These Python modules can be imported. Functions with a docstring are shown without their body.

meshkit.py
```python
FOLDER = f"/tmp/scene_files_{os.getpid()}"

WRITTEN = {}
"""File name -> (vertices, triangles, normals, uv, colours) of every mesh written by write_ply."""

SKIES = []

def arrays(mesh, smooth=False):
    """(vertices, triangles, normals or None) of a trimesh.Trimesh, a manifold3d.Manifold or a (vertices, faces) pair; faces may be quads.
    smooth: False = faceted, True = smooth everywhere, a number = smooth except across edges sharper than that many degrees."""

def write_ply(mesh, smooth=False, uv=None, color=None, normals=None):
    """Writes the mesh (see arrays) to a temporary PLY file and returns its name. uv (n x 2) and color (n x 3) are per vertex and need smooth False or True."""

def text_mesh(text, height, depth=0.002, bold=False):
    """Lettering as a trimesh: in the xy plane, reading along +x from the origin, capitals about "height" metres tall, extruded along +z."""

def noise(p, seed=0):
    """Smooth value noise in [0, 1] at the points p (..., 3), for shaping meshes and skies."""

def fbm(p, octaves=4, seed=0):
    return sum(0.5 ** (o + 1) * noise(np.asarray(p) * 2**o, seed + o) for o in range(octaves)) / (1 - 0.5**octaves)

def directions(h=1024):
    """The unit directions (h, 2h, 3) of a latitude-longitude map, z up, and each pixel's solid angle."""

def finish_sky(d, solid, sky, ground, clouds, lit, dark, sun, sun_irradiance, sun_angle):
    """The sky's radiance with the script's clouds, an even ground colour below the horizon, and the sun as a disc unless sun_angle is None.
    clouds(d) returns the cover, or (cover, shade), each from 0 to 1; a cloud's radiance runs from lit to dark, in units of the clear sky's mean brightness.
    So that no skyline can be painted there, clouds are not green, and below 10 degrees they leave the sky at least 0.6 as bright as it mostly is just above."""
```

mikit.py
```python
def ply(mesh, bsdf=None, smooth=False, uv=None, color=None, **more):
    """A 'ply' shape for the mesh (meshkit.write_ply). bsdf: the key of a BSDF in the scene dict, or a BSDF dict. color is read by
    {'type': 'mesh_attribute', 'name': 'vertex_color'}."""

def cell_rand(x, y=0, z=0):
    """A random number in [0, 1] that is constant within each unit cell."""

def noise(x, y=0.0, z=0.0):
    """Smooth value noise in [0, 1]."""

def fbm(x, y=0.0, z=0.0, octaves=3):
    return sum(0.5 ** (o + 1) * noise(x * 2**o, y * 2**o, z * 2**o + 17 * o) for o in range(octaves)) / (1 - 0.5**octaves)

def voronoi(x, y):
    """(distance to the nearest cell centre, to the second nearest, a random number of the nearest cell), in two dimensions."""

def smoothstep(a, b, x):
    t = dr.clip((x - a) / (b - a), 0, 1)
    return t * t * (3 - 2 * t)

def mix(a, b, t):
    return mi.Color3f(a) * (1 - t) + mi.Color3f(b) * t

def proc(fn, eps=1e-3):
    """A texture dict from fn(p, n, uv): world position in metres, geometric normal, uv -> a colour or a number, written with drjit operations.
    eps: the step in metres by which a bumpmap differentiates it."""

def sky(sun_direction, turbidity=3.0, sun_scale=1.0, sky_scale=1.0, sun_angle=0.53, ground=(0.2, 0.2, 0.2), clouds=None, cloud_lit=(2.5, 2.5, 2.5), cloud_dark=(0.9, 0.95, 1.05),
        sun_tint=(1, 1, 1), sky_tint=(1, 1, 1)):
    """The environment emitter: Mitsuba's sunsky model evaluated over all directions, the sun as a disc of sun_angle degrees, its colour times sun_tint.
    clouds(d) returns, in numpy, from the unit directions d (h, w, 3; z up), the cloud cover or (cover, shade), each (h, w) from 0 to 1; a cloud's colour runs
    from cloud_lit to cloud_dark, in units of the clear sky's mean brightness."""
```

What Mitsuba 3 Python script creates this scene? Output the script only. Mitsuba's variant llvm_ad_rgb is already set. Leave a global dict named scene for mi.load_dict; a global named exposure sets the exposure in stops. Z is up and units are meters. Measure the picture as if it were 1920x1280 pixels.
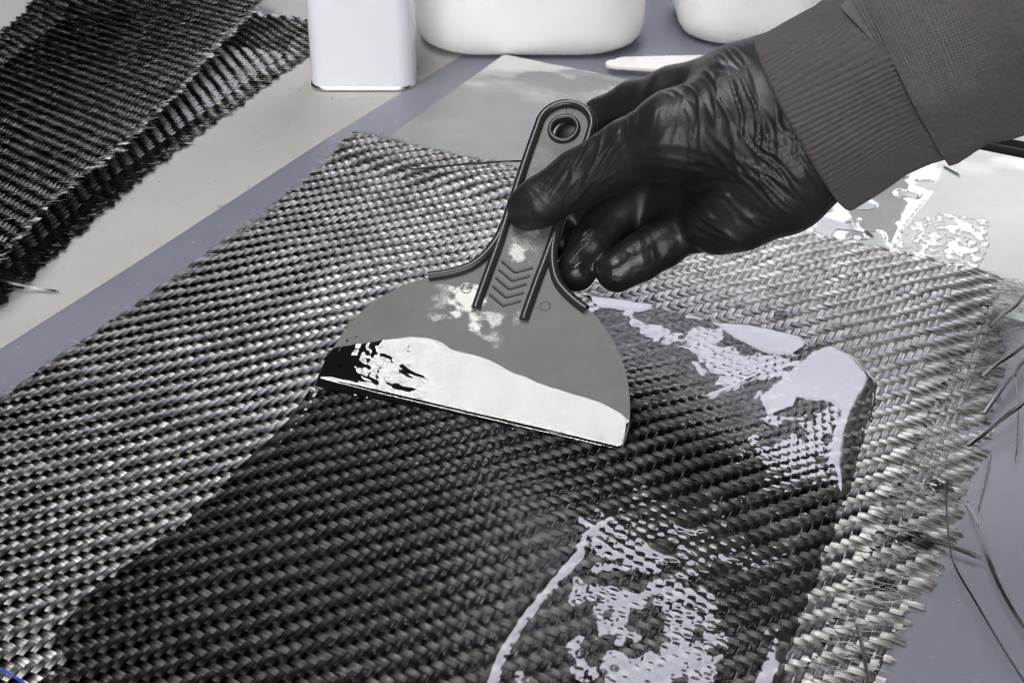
"""A gloved hand drags a plastic squeegee through clear resin on a woven carbon fabric: studio close-up on a table. Lengths below are in millimetres unless a name says otherwise."""
import math
import numpy as np
import trimesh
import shapely
from shapely.geometry import Polygon, LineString, Point, box
from scipy.ndimage import gaussian_filter, distance_transform_edt, zoom
import drjit as dr
import mitsuba as mi
import mikit
import meshkit
from mikit import proc, noise, fbm, smoothstep, mix, cell_rand

T = mi.ScalarTransform4f
scene, labels = {}, {}

# ---------------------------------------------------------------- camera, lamps, exposure
exposure = 0.0
scene['camera'] = {'type': 'thinlens', 'fov': 41.11, 'fov_axis': 'x', 'aperture_radius': 0.0009, 'focus_distance': 0.62, 'near_clip': 0.02, 'far_clip': 30.0,
                   'to_world': T().look_at(origin=[0, 0, 0.34], target=[0, 0.8513, 0.34 - 0.5247], up=[0, 0, 1])}


def softbox(key, centre, target, w, h, rgb):
    """A lit softbox: a white diffuser facing its target, in a shallow black fabric hood."""
    tw = T().look_at(origin=list(centre), target=list(target), up=[0, 1, 0] if centre[2] > 1.1 else [0, 0, 1]) @ T().scale([w / 2, h / 2, 1])
    scene[key + '__diffuser'] = {'type': 'rectangle', 'to_world': tw, 'emitter': {'type': 'area', 'radiance': {'type': 'rgb', 'value': list(rgb)}}, 'bsdf': {'type': 'diffuse', 'reflectance': {'type': 'rgb', 'value': [.6, .6, .6]}}}
    hood = trimesh.Trimesh([[-1, -1, 0.012], [1, -1, 0.012], [1, 1, 0.012], [-1, 1, 0.012], [-.35, -.35, -.3], [.35, -.35, -.3], [.35, .35, -.3], [-.35, .35, -.3]],
                           [[0, 1, 5], [0, 5, 4], [1, 2, 6], [1, 6, 5], [2, 3, 7], [2, 7, 6], [3, 0, 4], [3, 4, 7], [4, 5, 6], [4, 6, 7]], process=False)
    scene[key + '__hood'] = mikit.ply(hood, 'lamp_black', to_world=tw)


softbox('softbox', (-0.355, 0.46, 1.25), (-0.355, 0.46, 0), 0.58, 0.84, (9.6, 9.5, 9.3))
softbox('softbox_001', (0.215, 1.55, 0.84), (0.10, 0.5, 0), 0.50, 0.90, (4.2, 4.2, 4.9))
softbox('softbox_002', (-0.15, -1.4, 0.75), (0, 0.9, 0.08), 1.8, 1.2, (5.4, 5.4, 5.45))  # added front fill, brightens the upright faces of jugs and tin
softbox('softbox_003', (0.76, 1.72, 0.50), (0.15, 0.6, 0), 0.42, 0.50, (4.0, 3.95, 3.9))
labels['softbox_003'] = {'label': 'small softbox lamp standing behind the table on the sleeve side', 'category': 'lamp'}
labels['softbox'] = {'label': 'square softbox lamp hanging above the squeegee', 'category': 'lamp'}
labels['softbox_001'] = {'label': 'softbox lamp standing behind the white jugs', 'category': 'lamp'}
labels['softbox_002'] = {'label': 'large softbox added as front fill, facing the table', 'category': 'lamp'}

# ---------------------------------------------------------------- materials


def rgb(*c):
    return {'type': 'rgb', 'value': list(c)}


def two(b):
    return {'type': 'twosided', 'bsdf': b}


def bump(b, fn, scale, eps=2e-4):
    return {'type': 'bumpmap', 'arbitrary': {**proc(fn, eps)}, 'scale': scale, 'bsdf': b}


def table_fn(p, n, uv):
    g = fbm(p.x * 900, p.y * 900, 0.0, 2)
    m = fbm(p.x * 25, p.y * 25, 3.0, 3)
    c = mix((.345, .333, .322), (.385, .373, .362), m) * (0.96 + 0.08 * g)
    speck = smoothstep(0.955, 0.97, noise(p.x * 300 + 5, p.y * 300, 7.0)) * smoothstep(.66, .74, noise(p.x * 83, p.y * 83, 1.0))
    return mix(c, (.08, .08, .08), speck)


def sheet_fn(p, n, uv):
    m = fbm(p.x * 18, p.y * 18, 3.0, 3)
    c = mix((.155, .158, .195), (.185, .188, .228), m)
    speck = smoothstep(0.945, 0.965, noise(p.x * 620, p.y * 620, 2.0)) * smoothstep(.5, .7, noise(p.x * 70, p.y * 70, 9.0))
    scr = smoothstep(0.965, 0.985, noise(p.x * 30 + p.y * 60, p.y * 900 - p.x * 500, 4.0))
    return mix(c, (.42, .42, .47), speck * .7 + scr * .25)


def sheet_rough(p, n, uv):
    return 0.30 + 0.16 * fbm(p.x * 40, p.y * 40, 8.0, 3)


def blade_fn(p, n, uv):
    """uv: metres across and along the tool. Black plastic, scuffed grey, with dried pale filler dust in patches."""
    u, v = uv.x * 1000, uv.y * 1000
    g = noise(u * 7, v * 7, 1.0)
    base = mix((.070, .067, .0655), (.120, .1155, .113), g * .6 + .4 * fbm(u * .12, v * .12, 2.0, 3))

    def spot(cx, cy, rx, ry, lo, hi):
        d = dr.sqrt(dr.square((u - cx) / rx) + dr.square((v - cy) / ry))
        return smoothstep(hi, lo, d + (fbm(u * .22, v * .30, 5.0, 5) - .5) * 2.0)
    grain = smoothstep(.30, .62, noise(u * 5.5, v * 5.5, 3.0))
    dust = dr.maximum(spot(-16, 56, 8.5, 8.5, .55, 1.0), spot(-9, 47, 6.5, 5, .5, 1.0))
    dust = dr.maximum(dust, spot(-1, 50, 6, 4.5, .25, 1.0) * (.25 + .75 * grain))
    dust = dr.maximum(dust, spot(3, 41, 5.5, 4.5, .05, .95) * grain * .8)
    dust = dr.maximum(dust, spot(-27, 54, 6, 6, .1, 1.05) * grain * .75)
    dust = dr.maximum(dust, spot(-26, 45, 5, 2.5, .1, .9) * grain * .7)
    dust = dr.maximum(dust, spot(1.0, 82, 5.5, 5, .45, 1.0) * (.5 + .5 * grain))
    dust = dr.maximum(dust, spot(2, 90, 7, 9, .2, 1.1) * grain * .5)
    dust = dr.maximum(dust, spot(9.5, 54, 3, 6, .1, 1.0) * grain * .7)
    dust = dr.maximum(dust, spot(12, 160, 2.5, 3.5, .3, .9) * grain * .8)
    dust = dr.maximum(dust, spot(-2, 131, 7, 12, .3, 1.3) * grain * .16)
    return mix(base, (.62, .60, .575), dust)


def grain_bump(p, n, uv):
    return noise(p.x * 2600, p.y * 2600, p.z * 2600)


def glove_bump(p, n, uv):
    return noise(p.x * 1500, p.y * 1500, p.z * 1500) * .5 + fbm(p.x * 260, p.y * 260, p.z * 260, 3)


def wet_glove(p, n, uv):
    """1 where resin has wetted the glove: fingertips and the lower side of the hand."""
    m = fbm(p.x * 110, p.y * 110, p.z * 110 + 3, 4)
    low = smoothstep(.066, .050, p.z + (m - .5) * .05)
    return low * smoothstep(.40, .50, m)


def glove_rough(p, n, uv):
    return mix((.42, .42, .42), (.18, .18, .18), wet_glove(p, n, uv)).x + .04 * (fbm(p.x * 90, p.y * 90, p.z * 90, 3) - .5)


def knit_fn(p, n, uv):
    u, v = uv.x * 1000, uv.y * 1000
    m = fbm(p.x * 700, p.y * 700, p.z * 700, 3)
    st = dr.sin(v * 6.2832 / 1.05 + .9 * dr.sin(u * 6.2832 / 1.35))
    return mix((.070, .063, .065), (.132, .120, .121), m * .7 + .15 + .15 * st)


def knit_bump(p, n, uv):
    u, v = uv.x * 1000, uv.y * 1000
    w = dr.abs(dr.sin(u * 3.14159 / 1.35))
    return w * .7 + .3 * dr.sin(v * 6.2832 / 1.05 + 2.2 * w)


def cuff_bump(p, n, uv):
    u, v = uv.x * 1000, uv.y * 1000
    return .5 * dr.sin(v * 6.2832 / 1.1 + 1.2 * dr.sin(u * 6.2832 / 1.3)) + .5 * noise(p.x * 1500, p.y * 1500, p.z * 1500)


def glass_coat(p, n, uv):
    """Weight of the pale coat on the glass: patchy, stronger at far edge and right."""
    a, b = p.x * .867 - p.y * .499, p.x * .433 + p.y * .901
    m = fbm(a * 22, b * 40, 1.0, 4)
    top = smoothstep(.84, .80, b + 0.0) * 0
    edge = smoothstep(.775, .835, b + (m - .5) * .09)
    right = smoothstep(-.205, -.19, a + (m - .5) * .012)
    return dr.clip(.24 + .42 * edge * smoothstep(.42, .52, m) + .26 * right + .14 * (m - .5), 0, .85)


def fibre_tone(level):
    """Grey of a tow: its bundles of filaments differ a little, in streaks along it (uv: metres along and across)."""
    def fn(p, n, uv):
        g = noise(uv.x * 110, uv.y * 1500, 0.0) * .6 + noise(uv.x * 190, uv.y * 3400, 5.0) * .4
        return mix((level * .20, level * .195, level * .19), (level * 1.75, level * 1.70, level * 1.66), g)
    return fn


scene['lamp_black'] = two({'type': 'diffuse', 'reflectance': rgb(.02, .02, .02)})
scene['table_mat'] = two({'type': 'principled', 'base_color': proc(table_fn), 'roughness': .55, 'specular': .35})
scene['sheet_mat'] = two({'type': 'principled', 'base_color': proc(sheet_fn), 'roughness': proc(sheet_rough), 'specular': .5})
for _n, _c, _au, _av in (('carbon_a', .33, .115, .60), ('carbon_b', .30, .105, .65), ('carbon_c', .27, .13, .70)):
    scene[_n] = two({'type': 'roughconductor', 'material': 'none', 'distribution': 'beckmann', 'alpha_u': _au, 'alpha_v': _av, 'specular_reflectance': proc(fibre_tone(_c))})
scene['resin'] = {'type': 'thindielectric', 'int_ior': 1.53, 'specular_transmittance': rgb(.54, .535, .525)}
scene['resin_pool'] = {'type': 'principledthin', 'base_color': rgb(.50, .50, .49), 'roughness': .04, 'spec_trans': 1.0, 'diff_trans': 0.0, 'eta': 1.8}
scene['smear'] = {'type': 'thindielectric', 'int_ior': 1.53, 'specular_transmittance': rgb(.22, .22, .22)}
scene['smear_clear'] = {'type': 'thindielectric', 'int_ior': 1.55, 'specular_transmittance': rgb(.95, .95, .95)}
scene['soaked_or_hand_dark'] = {'type': 'thindielectric', 'int_ior': 1.12, 'specular_transmittance': rgb(.39, .388, .384)}  # dull dark coat: soaked cloth, and the hand's dark reflection put in as tint
scene['plastic'] = two({'type': 'principled', 'base_color': proc(blade_fn), 'roughness': .52, 'specular': .5})
scene['plastic_rim'] = two({'type': 'principled', 'base_color': rgb(.022, .022, .023), 'roughness': .30, 'specular': .5})
scene['glove_mat'] = two(bump({'type': 'principled', 'base_color': rgb(.013, .013, .0145), 'roughness': proc(glove_rough), 'specular': .42}, glove_bump, 1.0e-4, 3e-4))
scene['knit_mat'] = two(bump({'type': 'principled', 'base_color': proc(knit_fn), 'roughness': .9, 'specular': .15, 'sheen': .3}, knit_bump, 5e-4, 1e-4))
scene['cuff_mat'] = two(bump({'type': 'principled', 'base_color': proc(knit_fn), 'roughness': .9, 'specular': .15, 'sheen': .3}, cuff_bump, 4.0e-4, 1e-4))
scene['tin_white'] = two({'type': 'principled', 'base_color': rgb(.80, .81, .86), 'roughness': .25, 'specular': .5})
scene['tin_metal'] = two({'type': 'roughconductor', 'material': 'none', 'alpha': .18, 'specular_reflectance': rgb(.62, .61, .60)})
scene['jug_white'] = two({'type': 'principled', 'base_color': rgb(.93, .92, .90), 'roughness': .38, 'specular': .45})
scene['stick_white'] = two({'type': 'principled', 'base_color': rgb(.84, .82, .79), 'roughness': .4, 'specular': .4})
scene['glass_edge'] = two({'type': 'principled', 'base_color': rgb(.60, .70, .67), 'roughness': .2, 'specular': .5})
scene['glass_top'] = {'type': 'blendbsdf', 'weight': proc(glass_coat), 'a': {'type': 'thindielectric', 'int_ior': 1.52, 'specular_transmittance': rgb(.93, .96, .95)},
                      'b': two({'type': 'principled', 'base_color': rgb(.74, .75, .74), 'roughness': .35, 'specular': .5})}
scene['blue_yarn'] = two({'type': 'principled', 'base_color': rgb(.02, .07, .42), 'roughness': .5, 'specular': .4})
scene['gloss_black'] = two({'type': 'principled', 'base_color': rgb(.015, .015, .016), 'roughness': .22, 'specular': .5})

# ---------------------------------------------------------------- helpers
MMS = 0.001


def put(key, mesh, mat, smooth=False, uv=None):
    """One entry of the scene from a mesh in millimetres."""
    if isinstance(mesh, trimesh.Trimesh):
        v, f = np.asarray(mesh.vertices), np.asarray(mesh.faces)
    else:
        v, f = mesh
    scene[key] = mikit.ply((np.asarray(v, float) * MMS, f), mat, smooth, uv=None if uv is None else np.asarray(uv) * MMS)


_count = {}


def nth(base):
    k = _count.get(base, 0)
    _count[base] = k + 1
    return base if k == 0 else f'{base}_{k:03d}'


def lab(key, label=None, category=None, group=None, kind=None):
    d = labels.setdefault(key, {})
    for k, v in (('label', label), ('category', category), ('group', group), ('kind', kind)):
        if v:
            d[k] = v


def grid_faces(nu, nv, wrap=False):
    """Triangles of a nu x nv vertex grid (row-major); wrap joins the last column to the first."""
    i, j = np.meshgrid(np.arange(nu - 1), np.arange(nv if wrap else nv - 1), indexing='ij')
    a, b = i * nv + j, i * nv + (j + 1) % nv
    c, d = (i + 1) * nv + (j + 1) % nv, (i + 1) * nv + j
    q = np.stack([a, b, c, d], -1).reshape(-1, 4)
    return np.vstack([q[:, [0, 1, 2]], q[:, [0, 2, 3]]])


def resample(pts, step):
    """A smooth curve through the points, at about even steps (Catmull-Rom)."""
    p = np.asarray(pts, float)
    e = np.vstack([2 * p[0] - p[1], p, 2 * p[-1] - p[-2]])
    out = []
    for k in range(len(p) - 1):
        a, b, c, d = e[k:k + 4]
        n = max(2, int(np.linalg.norm(c - b) / step))
        t = np.linspace(0, 1, n, endpoint=False)[:, None]
        out.append(.5 * (2 * b + (c - a) * t + (2 * a - 5 * b + 4 * c - d) * t * t + (3 * b - a - 3 * c + d) * t ** 3))
    return np.vstack(out + [p[-1:]])


def sweep(pts, ra, rb=None, sides=10, up=(0, 0, 1), cap=True):
    """A tube along the points; ra across, rb along 'up' (each a number or one per point). Returns (vertices, faces, uv)."""
    p = np.asarray(pts, float)
    t = np.gradient(p, axis=0)
    t /= np.linalg.norm(t, axis=1, keepdims=True)
    a = np.cross(t, np.broadcast_to(up, p.shape))
    a /= np.linalg.norm(a, axis=1, keepdims=True) + 1e-9
    b = np.cross(a, t)
    ra = np.broadcast_to(ra, (len(p),))[:, None, None]
    rb = ra if rb is None else np.broadcast_to(rb, (len(p),))[:, None, None]
    g = np.arange(sides) * 2 * np.pi / sides
    v = p[:, None] + ra * np.cos(g)[None, :, None] * a[:, None] + rb * np.sin(g)[None, :, None] * b[:, None]
    f = grid_faces(len(p), sides, True)
    s = np.r_[0, np.cumsum(np.linalg.norm(np.diff(p, axis=0), axis=1))]
    uv = np.stack(np.broadcast_arrays(s[:, None], (g * np.mean(ra))[None, :]), -1).reshape(-1, 2)
    v = v.reshape(-1, 3)
    if cap:
        n = len(v)
        v = np.vstack([v, p[:1], p[-1:]])
        uv = np.vstack([uv, [[0, 0]], [[s[-1], 0]]])
        j = np.arange(sides)
        f = np.vstack([f, np.stack([j, j * 0 + n, (j + 1) % sides], 1), np.stack([j + n - sides, (j + 1) % sides + n - sides, j * 0 + n + 1], 1)])
    return v, f[:, ::-1], uv


def merge(parts):
    vs, fs, us, at = [], [], [], 0
    for v, f, *u in parts:
        vs.append(v)
        fs.append(np.asarray(f) + at)
        if u:
            us.append(u[0])
        at += len(v)
    return np.vstack(vs), np.vstack(fs), (np.vstack(us) if us else None)


def slab(poly, z0, z1, bevel=0.0):
    m = trimesh.creation.extrude_polygon(poly, z1 - z0, engine='earcut')
    m.apply_translation([0, 0, z0])
    return m


def vnoise(n, step, rng, amp):
    """A smooth random sequence of n values with nodes every 'step'."""
    k = int(n / step) + 3
    return np.interp(np.arange(n) / step, np.arange(k), rng.normal(0, amp, k))


# ---------------------------------------------------------------- table and plastic sheet
put('tabletop', (np.array([[-700., 120, 0], [700, 120, 0], [700, 1500, 0], [-700, 1500, 0], [-700, 120, -28], [700, 120, -28], [700, 1500, -28], [-700, 1500, -28]]),
                 np.array([[0, 1, 2], [0, 2, 3], [4, 6, 5], [4, 7, 6], [0, 5, 1], [0, 4, 5], [1, 6, 2], [1, 5, 6], [2, 7, 3], [2, 6, 7], [3, 4, 0], [3, 7, 4]])), 'table_mat')
lab('tabletop', 'pale beige grey tabletop', kind='structure')
_se = resample([(-460, 125), (-330, 372), (-241, 544), (-188, 647), (-122, 780), (-80, 860), (-36, 943), (150, 1300)], 12)
_sx = np.linspace(0, 1, 40) ** 1.6
_sv = np.stack([_se[:, None, 0] + (690 - _se[:, None, 0]) * _sx[None, :], np.broadcast_to(_se[:, None, 1], (len(_se), 40)), np.zeros((len(_se), 40))], -1)
_sv[..., 2] = .45 + .5 * meshkit.fbm(np.stack([_sv[..., 0] / 90, _sv[..., 1] / 90, _sv[..., 0] * 0], -1), 2, 3)
_sv[:, 0, 2] = .2
put('plastic_sheet', (_sv.reshape(-1, 3), grid_faces(len(_se), 40)[:, ::-1]), 'sheet_mat', True)
lab('plastic_sheet', 'lavender grey plastic sheet spread on the tabletop under fabric and glass', 'plastic sheet')

# glass plate: top face with a pale patchy coat, the body below it
_gl = np.array([(-6., 933), (358, 723), (276, 552), (-88, 762)])
_gp = Polygon(_gl)
_gin = np.array(_gp.buffer(-1.0, join_style=2).exterior.coords)[:-1]
_gout = np.array(_gp.exterior.coords)[:-1]
put('glass_plate__top_face', (np.c_[_gin, np.full(4, 4.9)], np.array([[0, 1, 2], [0, 2, 3]])), 'glass_top')
_ge = np.vstack([np.c_[_gin, np.full(4, 4.9)], np.c_[_gout, np.full(4, 4.1)], np.c_[_gout, np.full(4, 1.1)]])
put('glass_plate__edge', (_ge, np.vstack([[[k, (k + 1) % 4, (k + 1) % 4 + 4], [k, (k + 1) % 4 + 4, k + 4], [k + 4, (k + 1) % 4 + 4, (k + 1) % 4 + 8], [k + 4, (k + 1) % 4 + 8, k + 8]] for k in range(4)])), 'glass_edge')
lab('glass_plate', 'flat glass plate smeared with resin lying behind the carbon fabric', 'glass plate')

# ---------------------------------------------------------------- woven carbon cloth
ORIGIN, DIR_P, DIR_Q = np.array([-93., 785]), np.array([.8897, -.4565]), np.array([-.4205, -.9073])
PITCH_A, PITCH_B, CRIMP = 3.12, 3.55, .36         # warp tows side by side along p, weft tows side by side along q


def ground_z(x, y):
    """Height of what the cloth lies on: the sheet, and the glass plate under its far edge."""
    n = np.array([.4990, .8666])
    d = (x + 88) * n[0] + (y - 762) * n[1]            # distance into the plate from its near edge
    t = np.clip((d + 22) / 26, 0, 1)
    return 2.3 + 3.6 * t * t * (3 - 2 * t)


def cloth(p, q, z):
    """Cloth coordinates to the world, with its slight waves and skew."""
    w = np.stack([p / 62, q / 62, p * 0 + 2], -1)
    p2 = p + 2.4 * (meshkit.fbm(w, 2, 11) - .5)
    q2 = q + 2.4 * (meshkit.fbm(w, 2, 23) - .5)
    x = ORIGIN[0] + p2 * DIR_P[0] + q2 * DIR_Q[0]
    y = ORIGIN[1] + p2 * DIR_P[1] + q2 * DIR_Q[1]
    return np.stack([x, y, z + ground_z(x, y) + 2.6 * (meshkit.fbm(np.stack([p / 70, q / 70, p * 0 + 5], -1), 2, 31) - .35)], -1)


def crimp(c):
    return np.tanh(1.0 * c) / math.tanh(1.0)


def tow_mesh(along, at, index, warp, width, rng, pa, pb, h, where, jag=.08, across=7, edge=.46, ends=2.2):
    """One tow as a ribbon: 'along' its stations, 'at' its place across, riding over and under two tows at a time."""
    n = len(along)
    step = along[1] - along[0]
    v = np.linspace(-1, 1, across)
    v = np.sign(v) * np.interp(np.abs(v), [0, 1 / 3, 2 / 3, 1], [0, .46, .90, 1]) if across > 4 else np.array([-1, -.88, .88, 1])
    phase = np.stack([vnoise(n, 5.0 / step, rng, jag) for _ in v], 1) * np.r_[.4, np.ones(across - 2), .4]
    pitch = pb if warp else pa
    f = index + along[:, None] / pitch - .5 + phase + vnoise(n, 9 / step, rng, .07)[:, None]
    z = h * crimp(np.cos(2 * np.pi * (f - (.5 if warp else 2.5)) / 4))
    z = z - edge * np.interp(np.abs(v), [0, .46, .90, 1], [0, .03, .16, 1])[None, :] + np.stack([vnoise(n, 4.0 / step, rng, .008) for _ in v], 1) + vnoise(n, 6 / step, rng, .045)[:, None]
    side = at + vnoise(n, 12 / step, rng, .28)[:, None] + v[None, :] * (width / 2) * (1 + vnoise(n, 6 / step, rng, .07)[:, None])
    a = np.repeat(along[:, None], across, 1)
    k = max(2, int(3.0 / step))                                                     # ragged ends
    fall = np.linspace(1, 0, k)[:, None]
    a[:k] -= fall * rng.uniform(-.2, 1, across)[None, :] * ends
    a[-k:] += fall[::-1] * rng.uniform(-.2, 1, across)[None, :] * ends
    p, q = (side, a) if warp else (a, side)
    w = where(p, q, z)
    faces = grid_faces(n, across)
    return w.reshape(-1, 3), faces[:, ::-1] if warp else faces, np.stack([a, np.broadcast_to(v * width / 2, a.shape)], -1).reshape(-1, 2)


MATS = ('carbon_a', 'carbon_b', 'carbon_b', 'carbon_c')


def weave(key, p0, p1, q0, q1, rng, where, pa, pb, h, p_end, q_start, p_start=lambda q: 0 * q, samples=4, joined=False, jag=.08, across=7, end_rag=2.2, skip_warp=lambda i: False, q_end=None, mat=None):
    """A 2/2 twill cloth: warp tows along q and weft tows along p. joined: one part for each of the two sets."""
    sets = {'warp_tow': [], 'weft_tow': []}
    for i in range(int(p0 / pa), int(p1 / pa)):
        at = (i + .5) * pa
        s = max(q0, float(q_start(at)))
        if skip_warp(i):
            continue
        n = int(((q1 if q_end is None else min(q1, float(q_end(at)))) - s) / pb * samples)
        if n < 8:
            continue
        sets['warp_tow'].append(tow_mesh(s - rng.uniform(0, 2.5) + np.arange(n) * (pb / samples), at, i, True, pa * rng.uniform(.86, .96), rng, pa, pb, h, where, jag, across, ends=end_rag))
    for j in range(int(q0 / pb), int(q1 / pb)):
        at = (j + .5) * pb
        s, e = float(p_start(at)) + p0 - rng.uniform(0, 5), float(p_end(at)) + rng.uniform(-3, 3)
        n = int((e - s) / pa * samples)
        sets['weft_tow'].append(tow_mesh(s + np.arange(n) * (pa / samples), at, j, False, pb * rng.uniform(.88, .98), rng, pa, pb, h, where, jag, across, ends=end_rag))
    for name, tows in sets.items():
        if joined:
            v, f, uv = merge(tows)
            put(f'{key}__{name}', (v, f), mat or 'carbon_b', True, uv)
            lab(f'{key}__{name}', kind='stuff')
        else:
            for v, f, uv in tows:
                put(nth(f'{key}__{name}'), (v, f), MATS[rng.integers(4)], True, uv)


rng = np.random.default_rng(7)
TOP_Q = lambda p: np.interp(p, [0, 100, 260, 310, 350, 386], [0, -1, 10, 13, 15, 8]) * .55
RIGHT_P = lambda q: np.interp(q, [0, 20, 60, 120, 180, 250, 300, 340, 450], [384, 384, 381, 377, 373, 370, 368, 368, 370])
LEFT_P = lambda q: np.interp(q, [0, 40, 80, 120, 170, 225, 270, 320, 450], [0, 0, 3, 8, 8, 6, 5, 3, 3])
weave('carbon_fabric', 0, 366, -1, 452, rng, cloth, PITCH_A, PITCH_B, CRIMP, RIGHT_P, TOP_Q, LEFT_P, end_rag=1.5)


def hairs(key, sites, rng, mat='carbon_b', where=cloth):
    """Fine loose filaments along a cut edge: sites = (p, q, direction p, direction q, longest)."""
    parts = []
    for p, q, dp, dq, longest in sites:
        n = 6
        ln = longest * rng.uniform(.25, 1) ** 1.5
        ang = rng.normal(0, .45)
        c, s_ = math.cos(ang), math.sin(ang)
        t = np.linspace(-.25, 1, n)
        bend = rng.normal(0, .25) * ln * np.clip(t, 0, 1) ** 2
        dx, dy = dp * c - dq * s_, dp * s_ + dq * c
        z = .1 + rng.uniform(-.3, .5) + rng.normal(.06, .12) * ln * np.clip(t, 0, 1) ** 1.5
        parts.append(sweep(where(p + dx * ln * t - dy * bend, q + dy * ln * t + dx * bend, z), np.linspace(.10, .04, n) * rng.uniform(.7, 1.6), None, 4, cap=False))
    v, f, uv = merge(parts)
    put(key, (v, f), mat, True, uv)
    lab(key, kind='stuff')


_r = np.random.default_rng(5)
_sites = [(float(LEFT_P(q)) + _r.uniform(-2, 1), q, -1, 0, 7 if q > 60 else 11) for q in _r.uniform(0, 330, 420)]
_sites += [(p, float(TOP_Q(p)) + _r.uniform(-2, 2), 0, -1, 9 if p < 30 else 5) for p in np.r_[_r.uniform(0, 384, 330), _r.uniform(0, 30, 60)]]
_sites += [(float(RIGHT_P(q)) + _r.uniform(-1, 14), q, 1, 0, 14) for q in _r.uniform(5, 350, 900)]
hairs('carbon_fabric__frayed_filaments', _sites, _r)
lab('carbon_fabric', 'large sheet of grey black twill carbon cloth, partly wet with resin, under the squeegee', 'carbon fabric')

# a second ply below, seen only where its frayed border passes the first
PLY2 = lambda p, q, z: cloth(p, q, z) - np.array([0, 0, 1.15])
weave('carbon_fabric_001', 336, 400, 6, 452, rng, PLY2, PITCH_A, PITCH_B, .22, lambda q: np.interp(q, [0, 20, 75, 150, 227, 284, 321, 450], [386, 389, 396, 400, 397, 389, 386, 386]), lambda p: 8 + 0 * p, end_rag=1.8, joined=True,
      skip_warp=lambda i: i * PITCH_A > 386)
lab('carbon_fabric_001', 'frayed border of a second carbon ply showing beneath the right edge', 'carbon fabric')

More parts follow.
